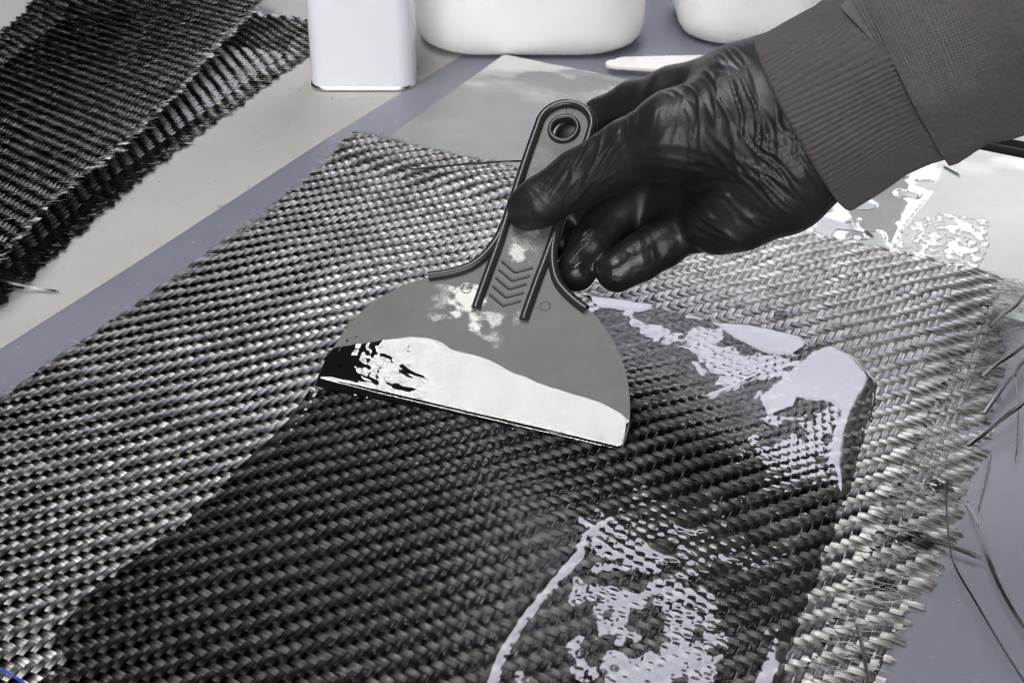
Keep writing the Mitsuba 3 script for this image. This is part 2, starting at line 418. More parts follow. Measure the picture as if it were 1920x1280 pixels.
# ---------------------------------------------------------------- resin on the cloth
WET = Polygon([(122.5, 249.0), (126.7, 274.8), (128.2, 297.2), (125.6, 316.5), (124.1, 332.5), (125.5, 349.9), (122.0, 360.4), (119.2, 385.1), (119.0, 405.4), (122.1, 417.1), (133.2, 424.2), (130.3, 441.9), (149.2, 457.4), (278.6, 392.4), (361.7, 350.6), (359.3, 321.4), (358.0, 309.8), (357.3, 294.4), (356.5, 282.8), (356.9, 270.3), (355.8, 257.9), (355.3, 241.3), (354.1, 224.1), (354.8, 210.8), (353.1, 190.2), (351.3, 174.6), (353.1, 156.5), (348.9, 126.5), (340.6, 116.1), (322.9, 104.7), (313.1, 108.6), (308.9, 104.4), (286.9, 108.0), (268.1, 107.6), (254.5, 107.8), (227.3, 110.0), (202.7, 113.1), (189.6, 155.8), (152.4, 195.7)])
WET_SPOTS = [Point(c).buffer(r) for c, r in zip([(272.4, 90.8), (293.0, 87.3), (386.7, 189.0), (386.2, 225.7), (379.2, 255.8), (379.7, 229.0)], (3.2, 3.4, 5, 5, 4, 3))]
SOAKED_OR_HAND_DARK = [Polygon(c) for c in (  # first the swept soaked area, then two painted dark reflections
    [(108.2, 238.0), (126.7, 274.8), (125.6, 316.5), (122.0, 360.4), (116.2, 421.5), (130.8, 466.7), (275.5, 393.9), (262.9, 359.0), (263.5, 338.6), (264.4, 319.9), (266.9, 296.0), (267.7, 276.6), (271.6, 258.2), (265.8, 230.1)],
    [(231.3, 176.1), (232.4, 145.0), (254.5, 146.8), (273.6, 164.4), (300.2, 169.7), (309.0, 183.1), (306.3, 205.6), (296.0, 230.8), (272.5, 242.6)],  # dull dark area standing in for the hand mirrored in the resin
    [(346.4, 220.6), (352.6, 226.7), (355.2, 251.6), (355.8, 273.9), (355.9, 289.2), (351.5, 294.4), (346.7, 262.5), (344.0, 236.4)])]  # dull dark strip standing in for the mirrored hand and sleeve
POOLS = [Polygon(c) for c in (
    [(303.7, 161.0), (306.4, 148.9), (311.4, 130.8), (316.8, 112.9), (322.2, 104.0), (333.4, 108.7), (340.6, 116.1), (348.0, 124.6), (351.1, 144.1), (351.4, 161.7), (353.0, 182.1), (354.7, 201.2), (355.0, 214.4), (354.1, 222.3), (350.4, 214.9), (348.1, 204.5), (342.7, 191.4), (340.4, 175.9), (340.8, 164.9), (339.3, 154.6), (333.3, 149.4), (326.5, 151.0), (319.8, 153.0), (319.5, 160.9), (311.1, 174.1)],
    [(264.4, 108.9), (280.3, 103.6), (295.9, 102.4), (306.4, 102.5), (312.0, 109.1), (308.4, 119.7), (296.5, 123.1), (279.1, 117.2)],
    [(274.2, 258.8), (275.0, 266.8), (270.4, 280.5), (272.1, 295.1), (270.6, 310.5), (268.3, 323.6), (268.1, 340.7), (269.0, 354.5), (271.8, 370.7), (267.7, 372.7), (264.9, 354.6), (264.7, 341.0), (265.3, 324.2), (266.8, 310.8), (269.1, 293.2), (268.0, 280.0), (271.9, 264.7)],
    [(295.1, 257.4), (304.1, 254.7), (311.2, 256.5), (304.6, 262.6), (297.7, 261.8)],
    [(289.2, 274.5), (296.9, 271.7), (306.5, 279.4), (300.4, 281.5), (292.8, 279.6)],
    [(317.9, 267.0), (327.0, 265.8), (327.1, 269.7), (320.3, 271.1)],
    [(350.8, 297.7), (355.6, 301.1), (357.6, 314.1), (356.3, 325.5), (350.7, 328.3), (351.3, 314.5)],
    [(199.5, 112.4), (215.5, 109.0), (235.9, 106.3), (229.3, 115.3), (208.7, 120.6)],
    [(119.8, 245.6), (124.0, 249.1), (128.7, 269.4), (130.2, 296.2), (126.2, 313.5), (123.2, 313.8), (125.1, 294.7), (124.5, 269.3)],
    [(261.4, 213.5), (268.4, 220.5), (273.1, 234.4), (271.2, 235.4), (265.6, 221.9)],
    [(279.1, 173.4), (293.4, 147.2), (298.1, 137.5), (298.0, 141.5), (283.4, 171.3)])]
SHALLOW = [Polygon(c) for c in (
    [(278.3, 296.9), (293.5, 286.0), (317.9, 277.0), (324.2, 296.1), (331.7, 313.1), (324.0, 341.8), (304.7, 351.5), (291.0, 327.8)],
    [(256.4, 137.1), (297.6, 126.7), (312.0, 123.5), (304.4, 141.7), (282.3, 160.1)],
    [(307.9, 179.3), (334.6, 154.7), (340.0, 167.5), (345.9, 205.6), (330.1, 225.1), (312.4, 202.5)],
    [(259.5, 268.0), (299.3, 240.6), (335.8, 229.7), (348.5, 261.5), (319.7, 276.0), (277.9, 290.5)])]

STEP = .6
gp, gq = np.arange(30, 396, STEP), np.arange(40, 446, STEP)
P, Q = np.meshgrid(gp, gq, indexing='ij')


def inside(polys):
    m = np.zeros(P.shape, bool)
    for g in polys:
        m |= shapely.contains_xy(g, P, Q)
    return m


def signed(mask):
    return (distance_transform_edt(mask) - distance_transform_edt(~mask)) * STEP


def ribbon(at, pitch, index, along, other, warp):
    v = (at - (index + .5) * pitch) / (pitch / 2)
    f = index + along / other - .5
    return CRIMP * crimp(np.cos(2 * np.pi * (f - (.5 if warp else 2.5)) / 4)) - .36 * np.interp(np.abs(v), [0, .46, .90, 1], [0, .03, .16, 1])


top = np.maximum(ribbon(P, PITCH_A, np.floor(P / PITCH_A), Q, PITCH_B, True), ribbon(Q, PITCH_B, np.floor(Q / PITCH_B), P, PITCH_A, False))
wob = (meshkit.fbm(np.stack([P / 7, Q / 7, P * 0], -1), 3, 3) - .5)
d_wet = signed(inside([WET] + WET_SPOTS)) + 6.0 * wob
film = np.maximum(gaussian_filter(top, .6 / STEP), top - .02) + .30 + .12 * (meshkit.fbm(np.stack([P / 2.6, Q / 2.6, P * 0 + 4], -1), 2, 5) - .5)
film = film - 1.6 * np.clip((1.0 - d_wet) / 1.6, 0, 1) ** 1.5
d_sh = signed(inside(SHALLOW)) + 10 * wob
lump = meshkit.fbm(np.stack([P / 8.0, Q / 11., P * 0 + 9], -1), 2, 15)
d_lump = signed((d_sh > 0) & (lump > .555))
d_pool = signed(inside(POOLS)) + 1.0 * wob
film = np.maximum(film, .49 - 1.2 * np.clip((.8 - d_lump) / 1.6, 0, 1) ** 2)
pool = .80 - 1.4 * np.clip((.9 - d_pool) / 2.0, 0, 1) ** 2
film = np.maximum(film, pool)
film = np.where(d_pool > -1, gaussian_filter(film, .7 / STEP), gaussian_filter(film, .35 / STEP))
keep = ((d_wet > -1.2) | (d_pool > -1.2)) & (film > top - .25)
patch = meshkit.fbm(np.stack([P / 9, Q / 12, P * 0 + 2], -1), 3, 27)
soak_or_hand_dark = ((signed(inside(SOAKED_OR_HAND_DARK)) + 5 * wob > 0) | (patch < np.where(d_sh > 0, .48, .64))) & (d_pool < -1) & (d_lump < -1)
flat = ~soak_or_hand_dark & ((d_pool > -.4) | (d_lump > -.4))
for name, mat, m in (('__gloss', 'resin_pool', ~soak_or_hand_dark & ~flat), ('__pool', 'resin_pool', flat), ('__soaked_or_hand_dark_coat', 'soaked_or_hand_dark', soak_or_hand_dark)):
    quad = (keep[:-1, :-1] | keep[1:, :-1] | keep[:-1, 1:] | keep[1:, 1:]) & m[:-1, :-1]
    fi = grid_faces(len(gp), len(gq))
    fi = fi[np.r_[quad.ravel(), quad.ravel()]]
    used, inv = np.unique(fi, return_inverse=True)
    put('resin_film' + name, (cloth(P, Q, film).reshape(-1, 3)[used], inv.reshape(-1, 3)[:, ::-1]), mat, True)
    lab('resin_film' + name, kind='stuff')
lab('resin_film', 'clear wet epoxy resin spread and pooled on the carbon cloth', 'resin')
bub = []
for c, r in zip([(284.1, 261.1), (317.0, 234.3), (306.2, 302.0), (304.8, 342.0), (312.7, 289.3), (302.1, 345.3), (316.4, 259.1), (282.7, 269.1)], (1.6, 1.9, 1.7, 1.6, 1.2, 1.4, 1.0, .9)):
    s = trimesh.creation.icosphere(3, r)
    k = s.vertices[:, 2] > -.1
    s.update_faces(k[s.faces].all(1))
    s.vertices[:, 2] *= .75
    bub.append((np.asarray(s.vertices) + cloth(np.array(c[0]), np.array(c[1]), np.array(.45)), np.asarray(s.faces)))
for b in bub:
    put(nth('resin_film__bubble'), b, 'resin', True)

# wet resin left on the glass plate: smears beside the hand and a patch of droplets
_gx, _gy = np.arange(105, 300, .8), np.arange(590, 775, .8)
GX, GY = np.meshgrid(_gx, _gy, indexing='ij')
_w3 = lambda s, k: meshkit.fbm(np.stack([GX / s, GY / s, GX * 0 + k], -1), 2, k)
_sm = shapely.contains_xy(Polygon([(144.1, 674.9), (189.0, 737.7), (245.2, 760.6), (252.0, 737.7), (236.4, 701.7), (211.6, 662.1), (195.8, 625.7), (170.2, 643.5)]), GX, GY)
_dr = shapely.contains_xy(Polygon([(194.4, 625.7), (211.6, 662.1), (236.2, 678.2), (259.8, 668.4), (250.7, 637.5), (233.2, 605.8), (214.4, 617.1)]), GX, GY)
_dist = lambda m: (distance_transform_edt(m) - distance_transform_edt(~m)) * .8
_hs = np.clip((_dist(_sm & (_w3(13, 3) > .42)) + 1.0) / 2.2, 0, 1)
_hd = np.clip((_dist(_dr & (_w3(3.2, 6) > .5)) + .6) / 1.6, 0, 1)
_gz = 5.0 + .45 * _hs * (1 - .5 * (1 - _hs)) + .12 * _hs * _w3(14, 8) + .8 * _hd ** .6 * (.6 + .4 * _w3(5, 9))
_on = (_hs > 0) | (_hd > 0)
_fi = grid_faces(len(_gx), len(_gy))
_q = _on[:-1, :-1] | _on[1:, :-1] | _on[:-1, 1:] | _on[1:, 1:]
_fi = _fi[np.r_[_q.ravel(), _q.ravel()]]
_us, _iv = np.unique(_fi, return_inverse=True)
put('resin_on_glass', (np.stack([GX, GY, _gz], -1).reshape(-1, 3)[_us], _iv.reshape(-1, 3)), 'smear_clear', True)
lab('resin_on_glass', 'wet clear resin smears and droplets on the glass plate right of the hand', 'resin', kind='stuff')

_r = np.random.default_rng(12)
_dr = []
for x, y, r in [(*c, r) for c, r in zip([(190.2, 421.6), (185.1, 410.2), (161.7, 371.2), (139.6, 365.7), (133.9, 349.6), (139.7, 358.1), (192.3, 443.9), (170.5, 341.9), (195.9, 772.5), (-208.1, 544.4), (-180.8, 614.2), (-146.8, 691.5)], (.8, .5, .7, .9, 1.1, .6, .5, .5, .6, .5, .6, .7))]:
    s = trimesh.creation.icosphere(2, r)
    _dr.append((np.asarray(s.vertices) * [1, 1, .5] + [x, y, .8], np.asarray(s.faces)))
v, f, _u = merge(_dr)
put('resin_droplets', (v, f), 'smear_clear', True)
lab('resin_droplets', 'tiny scattered clear resin droplets on the plastic sheet', 'resin', kind='stuff')

# ---------------------------------------------------------------- squeegee
TO, TU, TV, TN = np.array([-22.07450, 484.07376, 1.00000]), np.array([0.93009, -0.36732, 0.00000]), np.array([0.29904, 0.75720, 0.58070]), np.array([-0.21331, -0.54011, 0.81412])


def tool(u, v, w):
    """Tool coordinates (across, along from the working edge, off the front face) to the world; the thin blade bends a little where it is pressed."""
    u, v, w = np.broadcast_arrays(np.asarray(u, float), np.asarray(v, float), np.asarray(w, float))
    return TO + u[..., None] * TU + v[..., None] * TV + (w - .022 * u + .9)[..., None] * TN


def on_tool(mesh):
    v = np.asarray(mesh.vertices)
    return tool(v[:, 0], v[:, 1], v[:, 2]), np.asarray(mesh.faces), v[:, :2]


right = resample([(71.4, 0), (71.6, 8), (71.2, 17), (67, 31), (60, 44), (50, 55.5), (40, 62.8), (31, 66.8), (23, 72.5), (18.6, 79), (16.8, 88), (16.2, 100), (16.8, 130), (17.2, 150)], 1.6)
arc = [(2.3 + 14.9 * math.cos(a), 151.5 + 14.9 * math.sin(a)) for a in np.linspace(.05, math.pi - .05, 40)]
left = resample([(-12.6, 150), (-12.2, 130), (-11.9, 100), (-12.3, 88), (-14.2, 79), (-18.6, 72), (-27, 66.6), (-37, 62.8), (-48, 55.5), (-58.6, 45), (-65, 33), (-69.3, 17), (-70.6, 8), (-70.8, 0)], 1.6)
outline = Polygon(np.vstack([right, arc, left])).buffer(0)
hole = Point(1.9, 150.2).buffer(5.9, 32)


def plate(poly, w0, w1):
    return on_tool(slab(poly, w0, w1))


bv, bf, buv = plate(outline.intersection(box(-90, -5, 90, 68)), -2.0, 0)
edge_thin = np.array(bv)
put('squeegee__blade', (bv, bf), 'plastic', 25 if False else False, buv)
hv, hf, huv = plate(outline.intersection(box(-90, 68, 90, 200)).difference(hole), -2.4, 0)
put('squeegee__handle', (hv, hf), 'plastic', False, huv)
rim_pts = resample([(-10.1, 52.3), (-9.9, 70), (-9.7, 85), (-10.1, 100), (-10.6, 130), (-10.6, 147)], 2).tolist()
rim_pts += [(2.2 + 12.8 * math.cos(a), 151.3 + 12.8 * math.sin(a)) for a in np.linspace(math.pi - .12, .12, 34)]
rim_pts += resample([(15.0, 147), (14.8, 130), (14.2, 100), (13.9, 85), (13.3, 70), (12.9, 51.8)], 2).tolist()
rim_pts = np.array(rim_pts)


def rib(key, pts, r, rise, mat='plastic_rim'):
    q = tool(pts[:, 0], pts[:, 1], np.full(len(pts), rise))
    v, f, uv = sweep(q, r, r * 1.05, 14, TN)
    put(key, (v, f), mat, 50)


rib('squeegee__rim', rim_pts, 2.15, .7)
rib('squeegee__brace', resample([(-36.5, 63.0), (-27, 66.8), (-19, 72), (-14, 79), (-11, 88), (-10.1, 97)], 1.5), 2.2, .6)
rib('squeegee__brace_001', resample([(38.6, 62.6), (31, 66.4), (23.2, 72), (18.6, 79), (15.6, 88), (14.4, 97)], 1.5), 2.2, .6)
for k in range(5):
    a = 73.6 - 4.25 * k
    x = 1.6 - .1 * k
    rib(nth('squeegee__chevron'), np.vstack([np.linspace((x - 7.4, a + 4.0), (x, a), 9), np.linspace((x + .5, a + .05), (x + 7.4, a + 4.0), 9)]), .62, .15)
g = np.linspace(0, 2 * np.pi, 41)
for name, c, R, r, up in (('hole_ring', (1.9, 150.2), 6.6, 1.25, .5), ('mould_mark', (1.7, 160.8), 1.9, .16, .02), ('mould_mark', (-17.6, 61.0), 2.2, .2, .02), ('mould_mark', (20.2, 60.4), 2.2, .2, .02)):
    q = tool(c[0] + R * np.cos(g), c[1] + R * np.sin(g), np.full(41, up))
    v, f, uv = sweep(q, r, r, 12, TN, cap=False)
    put(nth('squeegee__' + name), (v, f), 'plastic_rim', True)
q = np.stack([tool(1.9 + 5.9 * np.cos(g), 150.2 + 5.9 * np.sin(g), np.full(41, w)) for w in (-3.2, .6)])
put('squeegee__hole_wall', (q.reshape(-1, 3), grid_faces(2, 41)), 'plastic_rim', True)
lab('squeegee', 'black plastic squeegee with rounded blade and holed handle gripped by the gloved hand', 'squeegee')

# resin gathered on the blade's front face
su, sv = np.linspace(-70.3, 71.2, 340), np.linspace(0, 1, 110)
top_v = np.interp(su, [-71, -66, -47, -35, -28, -20, -15.6, -10, 0, 6.6, 16, 25.6, 33, 40.8, 50, 58, 65, 71.5], [17.5, 20.5, 28.5, 32.8, 34, 33.4, 31.2, 30.8, 30.4, 29.4, 26.6, 25.2, 23.8, 23.4, 22.6, 22.0, 20.0, 17.0])
top_v = top_v + .9 * (meshkit.fbm(np.stack([su / 3.5, su * 0, su * 0], -1), 3, 2) - .5)
U, S = np.meshgrid(su, sv, indexing='ij')
V = S * top_v[:, None]
W = .16 * np.clip((top_v[:, None] - V) / 2.5, 0, 1) + .03
W = W + .75 * np.exp(-((V - 3.4) / 1.25) ** 2) * np.interp(U, [-71, -40, 0, 40, 71], [.3, .8, .75, 1.0, .8])
W = W + (.22 * (meshkit.fbm(np.stack([U / 17, V / 5.0, U * 0], -1), 3, 8) - .5) + .13 * np.exp(-((U + 47) / 7) ** 2) * (meshkit.fbm(np.stack([U / 3.2, V / 2.6, U * 0], -1), 2, 18) - .5)) * np.clip((top_v[:, None] - V) / 4, 0, 1)
_t = np.clip((U + 71) / 36, 0, 1)
W = W + .55 * (1 - _t * _t * (1.5 - .5 * _t)) * np.clip((top_v[:, None] - V) / 6, 0, 1)
sx = np.abs(U - .4) / 70.9
W = W * np.clip((1 - sx) / .02, 0, 1) ** .5 + .22
put('resin_smear', (tool(U, V, W).reshape(-1, 3), grid_faces(len(su), len(sv))), 'smear', True)
lab('resin_smear', 'glossy band of wet resin along the lower part of the squeegee blade', 'resin')
for c, r in (((-62, 12), .9), ((-55.5, 6), .5), ((-66.5, 30.5), .8), ((-63.5, 24.5), .55), ((-60, 27), .35)):
    s = trimesh.creation.icosphere(2, r)
    s.vertices[:, 2] *= .5
    s.apply_translation([c[0], c[1], .25])
    v, f, _ = on_tool(s)
    put(nth('resin_smear__drop'), (v, f), 'smear', True)

# ---------------------------------------------------------------- gloved hand


def nets(vol, origin, h):
    """Surface of a sampled distance field (naive surface nets)."""
    s = vol < 0
    nx, ny, nz = vol.shape
    corners = [(i, j, k) for i in (0, 1) for j in (0, 1) for k in (0, 1)]
    sl = lambda i, j, k: (slice(i, nx - 1 + i), slice(j, ny - 1 + j), slice(k, nz - 1 + k))
    cnt = sum(s[sl(*c)].astype(int) for c in corners)
    act = (cnt > 0) & (cnt < 8)
    idx = np.full(act.shape, -1)
    cells = np.argwhere(act)
    idx[act] = np.arange(len(cells))
    acc, num = np.zeros((len(cells), 3)), np.zeros(len(cells))
    for a in range(8):
        for b in range(a + 1, 8):
            ca, cb = np.array(corners[a]), np.array(corners[b])
            if np.abs(ca - cb).sum() != 1:
                continue
            va, vb = vol[tuple((cells + ca).T)], vol[tuple((cells + cb).T)]
            m = (va < 0) != (vb < 0)
            t = va[m] / (va[m] - vb[m])
            acc[m] += ca + (cb - ca) * t[:, None]
            num[m] += 1
    v = origin + h * (cells + acc / num[:, None])
    faces = []
    for ax in range(3):
        o = np.zeros(3, int)
        o[ax] = 1
        a, b = [slice(1, n - 1) for n in vol.shape], [slice(1, n - 1) for n in vol.shape]
        b[ax] = slice(2, vol.shape[ax])
        a[ax] = slice(1, vol.shape[ax] - 1)
        ch = s[tuple(a)] != s[tuple(b)]
        e = np.argwhere(ch) + 1
        inward = s[tuple(a)][ch]
        u_, w_ = [k for k in range(3) if k != ax]
        du, dw = np.eye(3, dtype=int)[u_], np.eye(3, dtype=int)[w_]
        ok = (e < np.array(act.shape)).all(1)
        e, inward = e[ok], inward[ok]
        q = np.stack([idx[tuple((e - du - dw).T)], idx[tuple((e - dw).T)], idx[tuple(e.T)], idx[tuple((e - du).T)]], 1)
        flip = inward if ax != 1 else ~inward
        q[~flip] = q[~flip][:, ::-1]
        faces.append(q[(q >= 0).all(1)])
    q = np.vstack(faces)
    return v, np.vstack([q[:, [0, 1, 2]], q[:, [0, 2, 3]]])


def bone(X, a, b, ra, rb):
    a, b = np.asarray(a, float), np.asarray(b, float)
    d = b - a
    t = np.clip(((X - a) @ d) / (d @ d), 0, 1)
    return np.linalg.norm(X - a - t[..., None] * d, axis=-1) - (ra + (rb - ra) * t)


def smin(a, b, k):
    h = np.clip(.5 + .5 * (b - a) / k, 0, 1)
    return b + (a - b) * h - k * h * (1 - h)


def chain(X, pts, k=2.5):
    d = None
    for (a, ra), (b, rb) in zip(pts[:-1], pts[1:]):
        e = bone(X, a, b, ra, rb)
        d = e if d is None else smin(d, e, k)
    return d


# joints (world, mm) with radii
THUMB = [((7.3, 558.5, 66.4), 10.2), ((12.5, 558.2, 69.8), 11.2), ((29.9, 558.8, 81.1), 12.8), ((52.7, 554.4, 96.0), 15.4)]
THENAR = [((52.7, 554.4, 96.0), 14.5), ((70.2, 548.2, 106.2), 19), ((93.6, 546.0, 112.1), 25)]
INDEX = [((74.2, 587.2, 106.6), 15.5), ((57.3, 600.2, 98.8), 12.0), ((43.1, 608.3, 89.6), 10.0), ((30.1, 605.5, 79.8), 9.6), ((22.8, 590.1, 62.5), 9.2), ((22.7, 580.8, 53.0), 9.0), ((23.0, 569.1, 43.5), 8.4)]
MIDDLE = [((88.2, 582.1, 89.1), 15), ((70.8, 582.1, 71.7), 12), ((50.6, 569.7, 59.9), 10.8), ((36.7, 557.6, 49.5), 10.2), ((29.2, 548.1, 40.0), 9.4)]
RING = [((98.9, 564.8, 79.7), 15), ((84.8, 558.4, 64.1), 12.5), ((68.6, 548.0, 54.5), 11.0), ((57.6, 543.1, 49.8), 10.6), ((47.3, 539.9, 44.4), 9.6)]
PINKY = [((108.8, 551.5, 80.6), 14), ((97.1, 546.0, 70.2), 13), ((83.7, 547.2, 61.2), 10)]
PALM = [[((35.0, 578.3, 58.4), 9), ((47.4, 568.3, 45.4), 9)], [((57.5, 571.9, 49.1), 11), ((76.5, 565.8, 53.6), 13)],
        [((57.6, 582.3, 62.0), 13), ((89.8, 566.4, 75.0), 18)], [((73.7, 563.7, 56.0), 12), ((93.6, 553.1, 66.7), 16)],
        [((73.7, 583.4, 108.1), 15), ((101.2, 570.9, 118.0), 20)], [((86.8, 572.8, 93.1), 17), ((107.0, 555.9, 106.7), 26)], [((97.4, 556.6, 83.5), 18), ((110.8, 545.2, 98.8), 26)],
        [((95.1, 541.7, 73.7), 15), ((114.4, 534.1, 90.1), 20)]]
WRIST = [((101.7, 555.1, 113.2), 27), ((116.3, 545.5, 112.3), 29), ((135.0, 542.3, 122.0), 28), ((151.7, 542.3, 131.5), 28)]
HEEL = [((89.7, 534.3, 69.5), 11), ((97.8, 529.4, 76.4), 13), ((115.7, 529.0, 91.2), 17), ((130.5, 531.7, 104.8), 18)]
WRISTL = [((118.2, 535.9, 100.4), 17), ((143.0, 534.4, 116.9), 20)]
FOREARM_UP = [((100.9, 564.1, 123.1), 14), ((116.5, 556.6, 128.4), 20), ((135.0, 552.9, 139.3), 20)]

hs = 1.7
lo = np.array((-2.6, 500.2, 21.2))
hi = np.array((193.0, 640.3, 164.1))
dims = np.ceil((hi - lo) / hs).astype(int)
X = lo + hs * np.stack(np.meshgrid(*[np.arange(n) for n in dims], indexing='ij'), -1)
palm = None
for c in PALM + [WRIST, HEEL, WRISTL, FOREARM_UP]:
    d = chain(X, c, 5)
    palm = d if palm is None else smin(palm, d, 11)
palm = smin(palm, chain(X, THENAR, 5), 5)
hand = smin(palm, chain(X, INDEX), 5)
hand = smin(hand, chain(X, MIDDLE), 3.0)
hand = smin(hand, chain(X, RING), 3.0)
hand = smin(hand, chain(X, PINKY), 4.0)
hand = smin(hand, chain(X, THUMB, 3), 3.5)
hand = gaussian_filter(zoom(hand, 2, order=3, grid_mode=False), .9)
hs = hs * (dims - 1) / (np.array(hand.shape) - 1)
hv, hf = nets(hand, lo, hs)
hm = trimesh.Trimesh(hv, hf, process=False)
comp = trimesh.graph.connected_components(hm.face_adjacency, nodes=np.arange(len(hf)))
hm = hm.submesh([max(comp, key=len)], append=True)
_v0 = np.array(hm.vertices)
trimesh.smoothing.filter_taubin(hm, iterations=4)
_far = np.linalg.norm(hm.vertices - _v0, axis=1) > .7
hm.vertices = np.where(_far[:, None], _v0, hm.vertices)
if hm.volume < 0:
    hm.invert()
HV, HN = np.array(hm.vertices), np.array(hm.vertex_normals)


def folds(centre, radius, across, wave, amp, seed, warp=1.0):
    """Parallel creases of the thin glove around a point: 'across' is the direction that crosses them."""
    c, k = np.asarray(centre, float), np.asarray(across, float)
    k = k / np.linalg.norm(k)
    d = HV - c
    w = np.exp(-(np.linalg.norm(d, axis=1) / radius) ** 2)
    n1 = meshkit.fbm(HV / (wave * 6.0) + seed, 2, seed) - .5
    x = (d @ k) / wave + warp * 1.6 * n1
    rest = d - (d @ k)[:, None] * k
    n = meshkit.fbm(np.c_[x[:, None] * k * 1.0 + rest / (wave * 7.0)] + 13.7 * seed, 2, seed + 3)
    r = 1 - np.clip(np.abs(n - .5) / .16, 0, 1)
    return amp * w * (r ** 1.8 - .2)


VX, VY, VZ = np.array([1.00000, 0.00000, 0.00000]), np.array([0.00000, 0.52473, 0.85127]), np.array([0.00000, 0.85127, -0.52473])      # directions used to lay the creases: right, up, away
disp = .45 * (meshkit.fbm(HV / 16., 3, 4) - .5)
disp = disp + folds((39.5, 548.2, 95.0), 13, .8 * VX - .55 * VY, 3.0, 1.0, 1)
disp = disp + folds((27.0, 547.0, 84.0), 10, .8 * VX - .5 * VY, 2.6, .7, 2)
disp = disp + folds((13.1, 549.4, 72.5), 8, .75 * VX + .65 * VY, 2.4, .5, 3)
disp = disp + folds((53.6, 546.9, 114.1), 13, .95 * VX - .1 * VY, 3.0, .6, 4)
disp = disp + folds((83.3, 547.2, 129.6), 17, .95 * VX + .3 * VY, 4.2, .6, 5)
disp = disp + folds((101.1, 527.4, 123.4), 22, .97 * VX + .28 * VY, 4.5, 1.35, 6, 1.2)
disp = disp + folds((106.1, 518.7, 103.4), 18, .8 * VX + .6 * VY, 4.8, 1.9, 7, 1.6)
disp = disp + folds((84.0, 523.3, 81.4), 18, .45 * VX + .9 * VY, 4.0, 1.3, 8)
disp = disp + folds((68.1, 529.6, 92.2), 14, .15 * VX + 1. * VY, 4.5, 1.3, 9)
disp = disp + folds((51.8, 540.0, 67.9), 11, .85 * VX + .3 * VY, 2.8, .9, 10)
disp = disp + folds((67.5, 528.0, 61.0), 10, .95 * VX + .1 * VY, 3.0, .9, 11)
disp = disp + folds((31.4, 548.5, 50.2), 9, .7 * VX - .6 * VY, 2.6, .5, 12)
disp = disp + folds((73.5, 529.6, 112.9), 16, .9 * VX - .3 * VY, 6.0, .35, 13)
disp = np.clip(disp * 1.15, -1.1, 1.6)
hm = trimesh.Trimesh(HV + HN * disp[:, None], hm.faces, process=False)
put('person__glove', hm, 'glove_mat', True)

# ---------------------------------------------------------------- sleeve


def arm_tube(centres, radii, n_around, flat=.92, bulge=None, start=0.0):
    """Vertices of a sleeve around the arm: rows along it; also its uv."""
    c = np.asarray(centres, float)
    t = np.gradient(c, axis=0)
    t /= np.linalg.norm(t, axis=1, keepdims=True)
    up = VY - (t @ VY)[:, None] * t
    up /= np.linalg.norm(up, axis=1, keepdims=True)
    near = np.cross(up, t)
    th = np.arange(n_around) * 2 * np.pi / n_around
    r = np.asarray(radii)[:, None] + (0 if bulge is None else bulge(th[None, :], np.arange(len(c))[:, None] / (len(c) - 1.0)))
    v = c[:, None] + r[..., None] * (np.cos(th)[None, :, None] * up[:, None] + flat * np.sin(th)[None, :, None] * near[:, None])
    s = np.r_[0, np.cumsum(np.linalg.norm(np.diff(c, axis=0), axis=1))]
    uv = np.stack(np.broadcast_arrays(th[None, :] * np.mean(radii), s[:, None]), -1)
    return v.reshape(-1, 3), uv.reshape(-1, 2)


def seamless(nu, nv):
    return grid_faces(nu, nv, True)


K = 90
tt = np.linspace(0, 1, K)
cen = np.array((122.3, 541.6, 113.4))[None] * (1 - tt)[:, None] + np.array((161.3, 539.3, 140.1))[None] * tt[:, None]
rad = np.interp(tt, [0, .015, .05, .3, .6, .85, 1], [38.9, 40.9, 41.6, 40.7, 39.4, 40.5, 41.8])
NR = 104


def cuff_bulge(th, t):
    w = th + .10 * np.sin(3 * th + 1) * t + .05 * np.sin(7 * th) * t
    ribs = np.abs(np.cos(NR * w / 2)) ** .7 - .6
    return .85 * ribs * np.clip(t / .03, .25, 1) + 1.3 * np.sin(2 * th + .6 + 3 * t) * t * (1 - t) * 2 + .9 * np.sin(5 * th + 4 * t) * t - 1.2 * np.exp(-((th - 2.05) / .035) ** 2)


v, uv = arm_tube(cen, rad, NR * 8, .90, cuff_bulge)
inner, iuv = arm_tube(np.array([cen[0] * (1 - a) + cen[-1] * a for a in (.012, .0, .03, .12, .4)]), [40.3, 37.8, 36.2, 35.6, 34.7], NR * 8, .90)
iv = inner.reshape(5, -1, 3)
n8 = NR * 8
put('person__sleeve__cuff', (v, seamless(K, n8)), 'cuff_mat', True, uv)
put('person__sleeve__cuff_lining', (np.vstack([v[:n8], iv[1:].reshape(-1, 3)]), seamless(5, n8)[:, ::-1]), 'cuff_mat', True, np.vstack([uv[:n8], iuv[n8:]]))

K2 = 110
tt = np.linspace(0, 1, K2)
ctl = resample([(158.5, 539.3, 138.2), (160.8, 539.2, 139.9), (174.4, 537.3, 148.3), (197.7, 535.3, 160.2), (229.9, 530.0, 180.2), (272.2, 527.9, 205.5)], 1)
ctl = ctl[np.linspace(0, len(ctl) - 1, K2).astype(int)]
rad = np.interp(tt, [0, .03, .07, .12, .2, .5, 1], [40.9, 43.5, 44.6, 44.4, 44.0, 46.5, 51])


